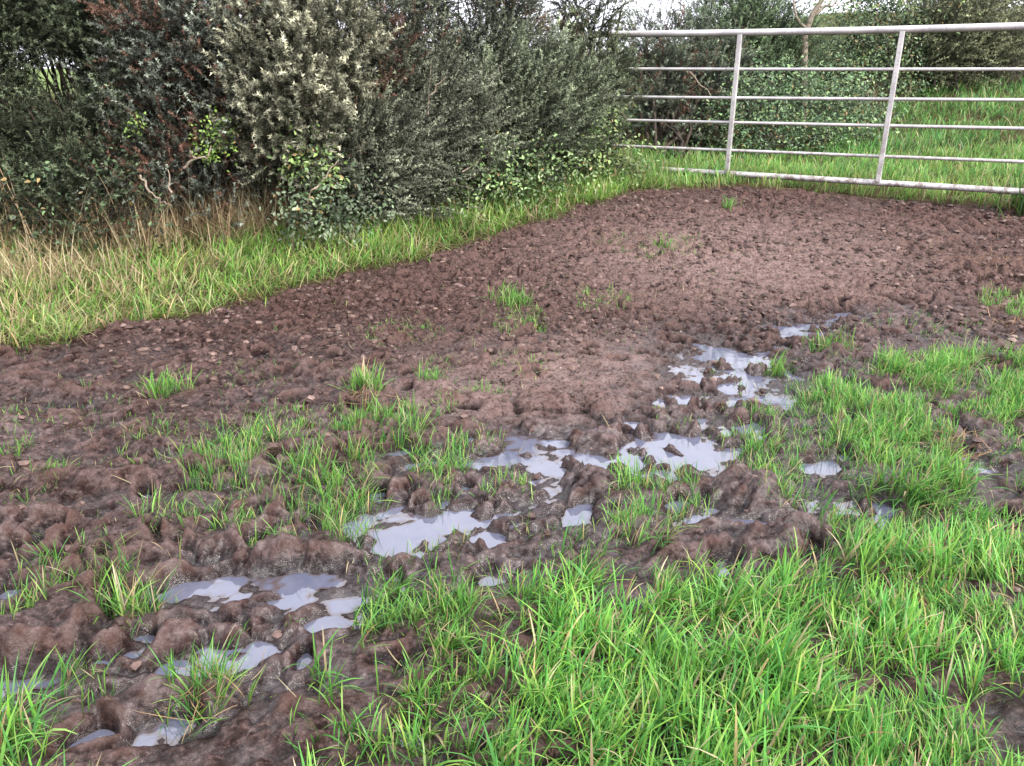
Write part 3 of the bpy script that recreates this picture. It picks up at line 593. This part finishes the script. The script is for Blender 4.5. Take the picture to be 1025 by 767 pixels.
gorse('thin twiggy bush with sky showing through between the two bushes above the top rail',
      [(668, 20, 9.9, .22), (700, 22, 10, .24), (640, 38, 9.9, .18), (660, 45, 9.9, .24), (700, 50, 10, .26)], at(680, 150), (.06, .06, .05), (.24, .27, .22), nper=55, length=(.2, .36), rust=.25, group='bushes beyond the gate', name='broom_bush', cat='bush', sl=.028, sw=.004)
gorse('dark bush with pale sweeping sprays at the right, over the grass bank',
      [(930, 45, 10.6, .42), (965, 30, 10.7, .42), (955, 60, 10.5, .34), (915, 60, 10.6, .3), (985, 55, 10.6, .3)], at(950, 95), (.045, .050, .03), (.23, .235, .14), nper=130, length=(.3, .55), lean=(.5, -.1, .4), rad=.4, m=56, group='bushes beyond the gate', name='broom_bush', cat='bush', sl=.034, sw=.005)

# ---- leafy plants (bramble, ivy)
def leaves(acc, P, N, S, c0):
    n = len(P); N = unit(N); t = unit(np.cross(N, unit(rng.normal(0, 1, (n, 3))))); b = np.cross(N, t)
    sh = [(0, 0, 0), (.30, .30, .10), (.68, .22, .08), (1.12, 0, -.10), (.68, -.22, .08), (.30, -.30, .10), (.5, 0, -.04)]
    V = np.stack([P+S[:, None]*(t*a+b*w_+N*h) for a, w_, h in sh], 1).reshape(-1, 3); b0 = np.arange(n)*7
    Q = np.concatenate([np.stack([b0+i, b0+j, b0+k_, b0+l], -1) for i, j, k_, l in [(0, 1, 2, 6), (6, 2, 3, 3), (0, 6, 4, 5), (6, 3, 4, 4)] if k_ != l])
    Tt = np.concatenate([np.stack([b0+6, b0+2, b0+3], -1), np.stack([b0+6, b0+3, b0+4], -1)])
    C = np.repeat(c0, 7, 0); n0 = acc.n; acc.add(V, Q, C); acc.F.append(Tt+n0)
def bramble(label, blobs, base_pt, cols, nl=420, size=(.025, .05), name='bramble', cat='bramble', group=None, canes=8, flat=.55):
    A = Acc(); T = Acc(); bx, by = base_pt; bz = float(ground(bx, by)); loc = (bx, by, bz); root = empty(name, loc); cols = np.array(cols)
    for (px, py, Y, r) in blobs:
        C0 = pt(px, py, Y); n = int(nl*1.9*(r/.25)**2); v = unit(rng.normal(0, 1, (n, 3))); P = C0+v*r*(rng.random(n)**.4)[:, None]*np.array((1.1, .8, .85))*(1+.3*np.sin(v[:, :1]*6+py))
        P += .12*rng.normal(0, 1, (n, 3))*r/.25
        k_ = P[:, 2] > ground(P[:, 0], P[:, 1])+.01; P, v = P[k_], v[k_]; n = len(P)
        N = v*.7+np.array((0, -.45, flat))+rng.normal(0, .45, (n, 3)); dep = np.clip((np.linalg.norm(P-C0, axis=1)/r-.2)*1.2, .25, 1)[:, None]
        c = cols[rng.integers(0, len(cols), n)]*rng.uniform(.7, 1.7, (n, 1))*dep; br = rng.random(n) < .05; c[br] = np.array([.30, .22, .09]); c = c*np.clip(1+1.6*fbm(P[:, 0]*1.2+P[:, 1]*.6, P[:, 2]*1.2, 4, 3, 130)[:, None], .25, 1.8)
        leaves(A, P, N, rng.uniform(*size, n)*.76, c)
        for q in range(canes):
            e = C0+unit(rng.normal(0, 1, 3)+np.array((0, 0, .3)))*r*.95; tube(T, limb((bx+rng.normal(0, r*.4), by+rng.normal(0, r*.3), bz-.02), e, 7, .05), .004, .0016, (.12, .08, .05), 4)
    A.build('leaves', M_LEAF, root, loc); T.build('stems', M_BARK, root, loc); tag(root, label, cat, group); return root
YG = [(.20, .33, .06), (.15, .27, .05), (.26, .38, .09)]; BG = [(.10, .17, .065), (.14, .20, .09), (.085, .14, .06), (.18, .24, .11)]; DG = [(.06, .105, .05), (.085, .135, .06), (.12, .18, .08)]
bramble('sprig of bright yellow-green leaves hanging inside the hedge below the cream gorse', [(212, 140, 5.3, .11), (222, 128, 5.3, .08), (205, 155, 5.3, .06)], basept(212, .05), YG, nl=500, size=(.02, .04), name='leafy_sprig', cat='leafy shoot', canes=2)
bramble('tiny bright green sprig alone in the dark left half of the hedge', [(133, 128, 5.05, .045), (137, 118, 5.05, .035)], basept(135, .0), YG, nl=600, size=(.02, .035), name='leafy_sprig', cat='leafy shoot', canes=2)
bramble('yellow-green bramble climbing at the lower right of the cream tipped gorse', [(305, 148, 5.35, .13), (318, 170, 5.35, .13), (296, 165, 5.35, .10), (322, 190, 5.4, .12)], basept(310, .1), [(.17, .27, .07), (.22, .30, .10), (.12, .19, .07)], nl=230, group='brambles along the hedge')
bramble('low grey green bramble where the verge meets the hedge, below the climbing bramble', [(315, 205, 5.3, .20), (350, 205, 5.45, .18), (345, 225, 5.3, .14), (300, 218, 5.2, .12)], basept(325, -.05), [(.15, .20, .12), (.11, .17, .08), (.19, .23, .14)], nl=380, group='brambles along the hedge')
bramble('broad fresh green bramble in front of the grey green arching gorse', [(490, 175, 6.15, .22), (525, 178, 6.2, .22), (555, 172, 6.3, .18), (460, 190, 6.0, .18), (510, 195, 6.1, .15)], basept(510, .0), [(.17, .26, .09), (.22, .31, .13), (.12, .20, .07)], nl=360, group='brambles along the hedge')
bramble('light green bramble bank at the foot of the tall bush by the gate end', [(600, 145, 6.85, .20), (585, 165, 6.75, .2), (618, 165, 6.9, .2), (600, 125, 6.9, .12), (632, 178, 6.95, .13)], basept(602, .0), [(.19, .27, .09), (.24, .32, .13), (.13, .20, .07)], nl=360, group='brambles along the hedge')
bramble('sparse dark bramble trailing at the shaded left foot of the hedge', [(30, 225, 4.9, .2), (90, 215, 5.0, .2), (150, 225, 5.1, .15), (0, 190, 4.9, .2), (120, 180, 5.1, .18)], basept(70, .0), DG, nl=80, group='brambles along the hedge')
bramble('blue green leafy undergrowth seen through the middle of the gate', [(760, 100, 8.6, .3), (800, 110, 8.7, .32), (830, 120, 8.6, .28), (770, 130, 8.3, .26), (815, 140, 8.3, .24), (735, 115, 8.5, .26), (850, 105, 8.9, .28), (720, 135, 8.4, .2), (860, 130, 8.6, .2), (880, 115, 9.2, .22), (745, 85, 8.9, .2), (790, 88, 9.0, .22), (700, 140, 8.5, .16), (840, 92, 9.1, .2), (750, 148, 8.1, .16)], at(795, 155), [(.09, .17, .075), (.13, .22, .09), (.20, .30, .12), (.06, .11, .05)], nl=380, size=(.022, .055), name='undergrowth', cat='undergrowth')
bramble('dark ivy clad hedge behind the right half of the gate', [(850, 55, 10.5, .42), (890, 40, 10.7, .45), (830, 85, 10.2, .36), (880, 75, 10.4, .4), (870, 10, 10.9, .45), (910, 0, 11, .5), (925, 85, 10.6, .3), (835, 55, 10.7, .35), (900, 95, 10.2, .22)], at(875, 110), DG+[(.17, .24, .09)], nl=330, size=(.035, .065), name='ivy_hedge', cat='hedge', canes=14)
bramble('dark hedge of mixed leaves at the top right corner above the grass bank', [(1000, 20, 11.2, .5), (1040, 40, 11.2, .5), (960, 0, 11.3, .5), (1000, 60, 11, .35), (1090, 20, 11.2, .6), (1150, 40, 11.2, .6), (970, 70, 11, .25), (1220, 20, 11.2, .7)], at(1010, 90), DG+[(.14, .12, .06)], nl=300, size=(.035, .07), name='ivy_hedge', cat='hedge', canes=14)
# brown dead bracken and bare canes at the hedge foot
def dead(label, spots, n, L, colr, name='dead_stems', cat='dead stems', group='dead stems at the hedge foot'):
    A = Acc()
    for px, py, r in spots:
        cx, cy = at(px, py); x = cx+rng.normal(0, r*.6, n); y = cy+rng.normal(0, r*.35, n)
        c = np.array(colr)[rng.integers(0, len(colr), n)]*rng.uniform(.6, 1.15, (n, 1))
        V, Q, C = blades(np.stack([x, y, ground(x, y)-.01], -1), rng.uniform(*L, n), rng.uniform(.003, .0065, n), np.abs(rng.normal(0, .4, n)), rng.uniform(.1, 1.6, n), rng.uniform(0, 6.28, n), c*.8, c); A.add(V, Q, C)
    cx, cy = at(spots[0][0], spots[0][1]); loc = (cx, cy, float(ground(cx, cy))); o = A.build(name, M_STRAW, off=loc); o.location = loc; tag(o, label, cat, group)
TAN = [(.58, .44, .28), (.50, .36, .22), (.64, .53, .35), (.42, .28, .18)]
dead('tangle of tan dead stems standing below the cream gorse', [(215, 243, .32), (262, 236, .28), (170, 248, .3), (300, 228, .25), (120, 256, .35), (240, 240, .3)], 380, (.2, .5), TAN+STRAW.tolist())
dead('pale straw stems collapsed at the left edge of the verge', [(15, 296, .35), (70, 284, .3), (-15, 302, .3), (45, 292, .3)], 150, (.15, .36), STRAW)
dead('thin upright dead stalks in the shaded left part of the hedge foot', [(90, 256, .35), (140, 250, .25), (30, 264, .3)], 80, (.35, .8), TAN)
dead('orange brown dead fronds among the brambles in the middle of the hedge', [(445, 210, .16), (462, 206, .12)], 110, (.15, .45), [(.45, .24, .11), (.36, .2, .1)])
dead('rusty dead bracken behind the left end of the gate', [(655, 158, .3), (690, 155, .25), (720, 158, .2)], 110, (.2, .5), [(.28, .12, .07), (.36, .18, .09), (.20, .09, .06)])
dead('pale dry grass clump below the ivy at the right of the gate', [(855, 118, .3), (880, 112, .25)], 120, (.2, .5), STRAW)
# bare pale branches
def bare(label, paths, r=.008):
    T = Acc()
    for p in paths:
        q = np.array([pt(*k_) for k_ in p]); t = np.linspace(0, len(q)-1, (len(q)-1)*4+1); P = np.stack([np.interp(t, range(len(q)), q[:, i]) for i in range(3)], -1); P[1:-1] += rng.normal(0, .006, (len(P)-2, 3)); tube(T, P, r, r*.35)
    loc = pt(*paths[0][0]); o = T.build('bare_branch', M_PALE, off=loc); o.location = loc; tag(o, label, 'branch', 'bare branches in the hedge')
bare('crooked pale bare branch below the bright leafy sprig', [[(184, 168, 5.15), (195, 158, 5.15), (207, 158, 5.15), (211, 146, 5.2)], [(195, 158, 5.15), (190, 150, 5.1)]], .009)
bare('forked tan dead branch low in the hedge above the straw', [[(140, 175, 5.0), (150, 190, 4.95), (162, 202, 4.95), (172, 206, 4.9)], [(172, 193, 5), (168, 170, 5.05)]], .008)
bare('long thin curved branch arching beside the low grey bramble', [[(306, 205, 5.1), (312, 190, 5.1), (325, 178, 5.15), (338, 160, 5.2)]], .007)
bare('straight upright grey stick in the thin topped gorse', [[(428, 115, 5.9), (431, 60, 6.1)], [(430, 95, 5.95), (445, 78, 6)]], .006)
bare('pale slanting stick behind the second rail beside the left upright', [[(690, 72, 8.1), (711, 96, 8.0)]], .010)
bare('brown stick crossing the dark gap right of the straight grey stick', [[(462, 172, 5.9), (480, 160, 6.0), (494, 148, 6.1)]], .006)

# young tree with pale trunk beyond the gate
tb = at(812, 128); tz = float(ground(*tb)); root = empty('tree', (tb[0], tb[1], tz)); loc = (tb[0], tb[1], tz)
T = Acc(); Y = tb[1]; Y = 9.6
p0 = pt(806, 118, Y); P = np.array([[p0[0], Y, float(ground(p0[0], Y))-.05], pt(804, 70, Y), pt(805, 35, Y), pt(812, 15, Y), pt(822, 0, Y), pt(830, -30, Y), pt(842, -70, Y)]); t = np.linspace(0, 6, 31)
P = np.stack([np.interp(t, range(7), P[:, i]) for i in range(3)], -1); tube(T, P, .042, .018, seg=9)
T.build('trunk', M_TRUNK, root, loc)
T = Acc(); cr = pt(835, -50, Y)
for a, b_ in [((805, 35), (790, -10)), ((812, 15), (838, 0)), ((830, -30), (800, -80)), ((830, -30), (880, -80))]: tube(T, limb(pt(a[0], a[1], Y), pt(b_[0], b_[1], Y+.1), 8, .04), .018, .006)
T.build('limb', M_TRUNK, root, loc)
A = Acc()
for (px, py, r) in [(815, -60, .2), (850, -60, .26), (880, -50, .25), (870, -22, .2)]:
    n = int(380*(r/.4)**2); v = unit(rng.normal(0, 1, (n, 3))); Pp = pt(px, py, Y+.2)+v*r*(rng.random(n)**.45)[:, None]
    leaves(A, Pp, v*.5+np.array((0, 0, .6))+rng.normal(0, .4, (n, 3)), rng.uniform(.035, .06, n), np.array(DG)[rng.integers(0, 3, n)]*rng.uniform(.8, 1.5, (n, 1)))
A.build('crown', M_LEAF, root, loc); tag(root, 'slim young tree with a pale leaning trunk behind the top rail', 'tree')

# distant farm shed glimpsed through the hedge
def boxmesh(x0, x1, y0, y1, z0, z1):
    V = np.array([(x, y, z) for z in (z0, z1) for y in (y0, y1) for x in (x0, x1)], float); Q = np.array([(0, 1, 3, 2), (4, 6, 7, 5), (0, 4, 5, 1), (2, 3, 7, 6), (0, 2, 6, 4), (1, 5, 7, 3)][:6]); return V, Q
def flat(name, col, rough=.6):
    k = NT(name); p = k.n('ShaderNodeNewGeometry').outputs['Position']; f = k.noise(p, 3., 4.)
    b = k.n('ShaderNodeBsdfPrincipled', Base__Color=k.mix(k.ramp(f, .3, .7), tuple(q*.8 for q in col)+(1,), col+(1,)), Roughness=rough); k.t.links.new(b.outputs[0], k.out.inputs[0]); return k.m
sp = pt(826, 16, 34); sz = float(base(sp[0], 34)); loc = (sp[0], 34, sz); root = empty('farm_shed', loc)
top = sp[2]-sz
V, Q = boxmesh(-.3, 1.1, 0, 4, -.5, top-.5+.2); mesh_obj('wall', V, [Q], flat('shed_wall', (.75, .76, .78)), root, smooth=False)
zt = top-.30; V = np.array([(-.4, -.3, zt), (1.2, -.3, zt), (1.2, 2, zt+.4), (-.4, 2, zt+.4), (1.2, 4.3, zt), (-.4, 4.3, zt)]); V2 = V-np.array((0, 0, .12))
mesh_obj('roof', np.concatenate([V, V2]), [np.array([(0, 1, 2, 3), (3, 2, 4, 5), (6, 9, 8, 7), (9, 11, 10, 8), (0, 6, 7, 1), (5, 4, 10, 11), (1, 7, 8, 2), (2, 8, 10, 4), (0, 3, 9, 6), (3, 5, 11, 9)])], flat('shed_roof', (.04, .06, .13)), root, smooth=False)
V, Q = boxmesh(.2, .9, -.04, .0, -.2, 1.4); mesh_obj('door', V, [Q], flat('shed_door', (.08, .10, .14)), root, smooth=False)
tag(root, 'far off white walled shed with a dark blue roof glimpsed right of the pale trunk', 'shed')

# ------------------------------------------------------------------ gate
k = NT('galvanised_steel'); p = k.n('ShaderNodeNewGeometry').outputs['Position']
f1 = k.noise(p, 6., 5., .6); f2 = k.noise(p, 60., 4., .7)
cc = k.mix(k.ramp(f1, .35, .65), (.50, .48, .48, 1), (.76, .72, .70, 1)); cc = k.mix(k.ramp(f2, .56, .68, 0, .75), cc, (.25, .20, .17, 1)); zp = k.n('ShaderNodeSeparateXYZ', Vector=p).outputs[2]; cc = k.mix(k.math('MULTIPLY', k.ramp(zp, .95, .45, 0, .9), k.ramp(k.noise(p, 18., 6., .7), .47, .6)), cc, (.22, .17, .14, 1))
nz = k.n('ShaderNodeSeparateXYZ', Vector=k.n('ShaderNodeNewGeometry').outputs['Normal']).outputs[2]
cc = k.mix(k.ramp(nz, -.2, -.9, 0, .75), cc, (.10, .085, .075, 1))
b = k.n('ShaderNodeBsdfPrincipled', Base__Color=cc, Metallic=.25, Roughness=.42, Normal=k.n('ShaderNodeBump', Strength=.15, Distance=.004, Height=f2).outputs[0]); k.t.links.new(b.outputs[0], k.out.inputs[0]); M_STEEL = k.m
gA = np.array((1.01, 7.57)); gB = np.array((3.59, 6.10)); gd = (gB-gA)/np.linalg.norm(gB-gA); S0, S1 = -.34, 3.32+.25
gz0 = CAM_H-.84; root = empty('field_gate', (gA[0], gA[1], gz0)); root.rotation_euler.z = math.atan2(gd[1], gd[0])
tag(root, 'pale galvanised metal field gate of six rails standing closed across the gateway', 'gate')
def gp(px, py):       # position along the gate and height above its bottom rail, of a point of the photograph
    u = (px-CX)/F; best = None
    for s in np.arange(-.5, 4, .002):
        q = gA+gd*s; zc = 0
        v = (CY-py)/F; fy = math.cos(PITCH)+v*math.sin(PITCH); t = q[1]/fy
        e = abs(u*t-q[0])
        if best is None or e < best[0]: best = (e, s, CAM_H+(-math.sin(PITCH)+v*math.cos(PITCH))*t-gz0)
    return best[1], best[2]
def rail(name, z, r, a=S0, b_=S1, seg=12, sag=0., k=0.):
    T = Acc(); P = [(s, 0, z-sag*math.sin((s-a)/(b_-a)*math.pi)+k*(s-1.3)) for s in np.linspace(a, b_, 15)]; P = np.array(P); n = len(P); ang = np.linspace(0, 2*math.pi, seg, endpoint=False)
    V = np.stack([np.repeat(P[:, 0], seg), np.tile(np.cos(ang)*r, n), np.repeat(P[:, 2], seg)+np.tile(np.sin(ang)*r, n)], -1)
    Q = np.array([(i*seg+k_, (i+1)*seg+k_, (i+1)*seg+(k_+1) % seg, i*seg+(k_+1) % seg) for i in range(n-1) for k_ in range(seg)]); return mesh_obj(name, V, [Q], M_STEEL, root)
zs = [gp(735, yy)[1] for yy in (69, 98, 124.5, 152.5)]; ztop = gp(735, 32.5)[1]
rail('top_rail', ztop+.008, .0265, sag=.012)
for z, up1, kk in zip(zs, (0, .005, .020, .020), (0, .009, .010, .008)): rail('rail', z+up1, .0125, sag=.002, k=kk)
rail('bottom_rail', gp(735, 174)[1], .024, b_=S1)
def upright(s, w_=.0185, dy=-.006):
    r = .0; z0 = .0; z1 = ztop-.015; V = []; n = 8
    prof = [(-w_, -.012), (-w_+.004, -.017), (w_-.004, -.017), (w_, -.012), (w_, .012), (w_-.004, .017), (-w_+.004, .017), (-w_, .012)]
    V = np.array([(s+a, b_+dy-.014, z) for z in (z0, z1) for a, b_ in prof]); Q = np.array([(i, (i+1) % 8, 8+(i+1) % 8, 8+i) for i in range(8)]); return mesh_obj('upright', V, [Q], M_STEEL, root, smooth=False)
s1 = (gp(738, 40)[0]+gp(731, 160)[0])/2; s2 = (gp(900, 36)[0]+gp(883, 165)[0])/2; print('uprights', s1, s2, gp(738, 40), gp(731, 160), gp(900, 36), gp(883, 165), zs, ztop)
upright(s1); upright(s2)
for s in (S0, S1):
    V = []; seg = 12; ang = np.linspace(0, 2*math.pi, seg, endpoint=False)
    V = np.array([(s+.024*math.cos(a), .024*math.sin(a), z) for z in (-.02, ztop+.03) for a in ang]); Q = np.array([(i, (i+1) % seg, seg+(i+1) % seg, seg+i) for i in range(seg)])
    mesh_obj('end_stile', V, [Q], M_STEEL, root)
# hinge posts: timber posts either side
for s, lab in ((S0-.16, 'round timber gate post buried in the tall bush at the left end of the gate'), (S1+.16, 'round timber gate post at the far right end of the gate')):
    q = gA+gd*s; z0 = float(ground(*q)); T = Acc(); tube(T, [(0, 0, -.2), (0, 0, .6), (.004, 0, 1.2), (.004, 0, 1.235), (.004, 0, 1.25)], .075, .068, seg=14)
    T.V[0][-14:] = T.V[0][-14:]*np.array((.6, .6, 1)); o = T.build('gate_post', M_TRUNK); o.location = (q[0], q[1], z0); tag(o, lab, 'gate post')

# ------------------------------------------------------------------ light
SUN_EL, SUN_AZ = 40, 128      # azimuth clockwise from +y
wd = bpy.data.worlds.new('World'); SC.world = wd; wd.use_nodes = True; nt = wd.node_tree; nt.nodes.clear()
out = nt.nodes.new('ShaderNodeOutputWorld'); bg = nt.nodes.new('ShaderNodeBackground'); sky = nt.nodes.new('ShaderNodeTexSky'); sky.sky_type = 'NISHITA'; sky.sun_disc = False
sky.sun_elevation = R(SUN_EL); sky.sun_rotation = R(SUN_AZ); sky.air_density = 1.0; sky.dust_density = 2.5; sky.ozone_density = 1.2
tc = nt.nodes.new('ShaderNodeTexCoord'); mp = nt.nodes.new('ShaderNodeMapping'); mp.inputs['Scale'].default_value = (1, 1, 1.6)
no = nt.nodes.new('ShaderNodeTexNoise'); no.inputs['Scale'].default_value = 1.3; no.inputs['Detail'].default_value = 4; no.inputs['Roughness'].default_value = .5
mr = nt.nodes.new('ShaderNodeMapRange'); mr.inputs[1].default_value = .30; mr.inputs[2].default_value = .62; mr.inputs[3].default_value = .74; mr.inputs[4].default_value = 1.
mx = nt.nodes.new('ShaderNodeMix'); mx.data_type = 'RGBA'; mx.inputs[7].default_value = (15.5, 15.6, 17.2, 1)
L_ = nt.links.new
L_(tc.outputs['Generated'], mp.inputs[0]); L_(mp.outputs[0], no.inputs['Vector']); L_(no.outputs['Fac'], mr.inputs[0]); L_(mr.outputs[0], mx.inputs[0]); L_(sky.outputs[0], mx.inputs[6]); L_(mx.outputs[2], bg.inputs[0])
bg.inputs[1].default_value = .135; L_(bg.outputs[0], out.inputs[0])
sd = bpy.data.lights.new('sun', 'SUN'); sd.energy = 5.0; sd.angle = R(7); sd.color = (1, .95, .88); so = bpy.data.objects.new('sun', sd); COL.objects.link(so)
from mathutils import Vector
az = R(SUN_AZ); el = R(SUN_EL); dirv = Vector((math.sin(az)*math.cos(el), math.cos(az)*math.cos(el), math.sin(el))); so.rotation_euler = dirv.to_track_quat('Z', 'Y').to_euler()
SC.view_settings.view_transform = 'Standard'; SC.view_settings.look = 'None'; SC.view_settings.exposure = 0; SC.view_settings.gamma = 1
SC.render.engine = 'CYCLES'; SC.cycles.max_bounces = 3; SC.cycles.diffuse_bounces = 2; SC.cycles.glossy_bounces = 2; SC.cycles.transmission_bounces = 3; SC.cycles.transparent_max_bounces = 4
SC.render.resolution_x = 1024; SC.render.resolution_y = 766
print('verts', sum(len(o.data.vertices) for o in bpy.data.objects if o.type == 'MESH'))
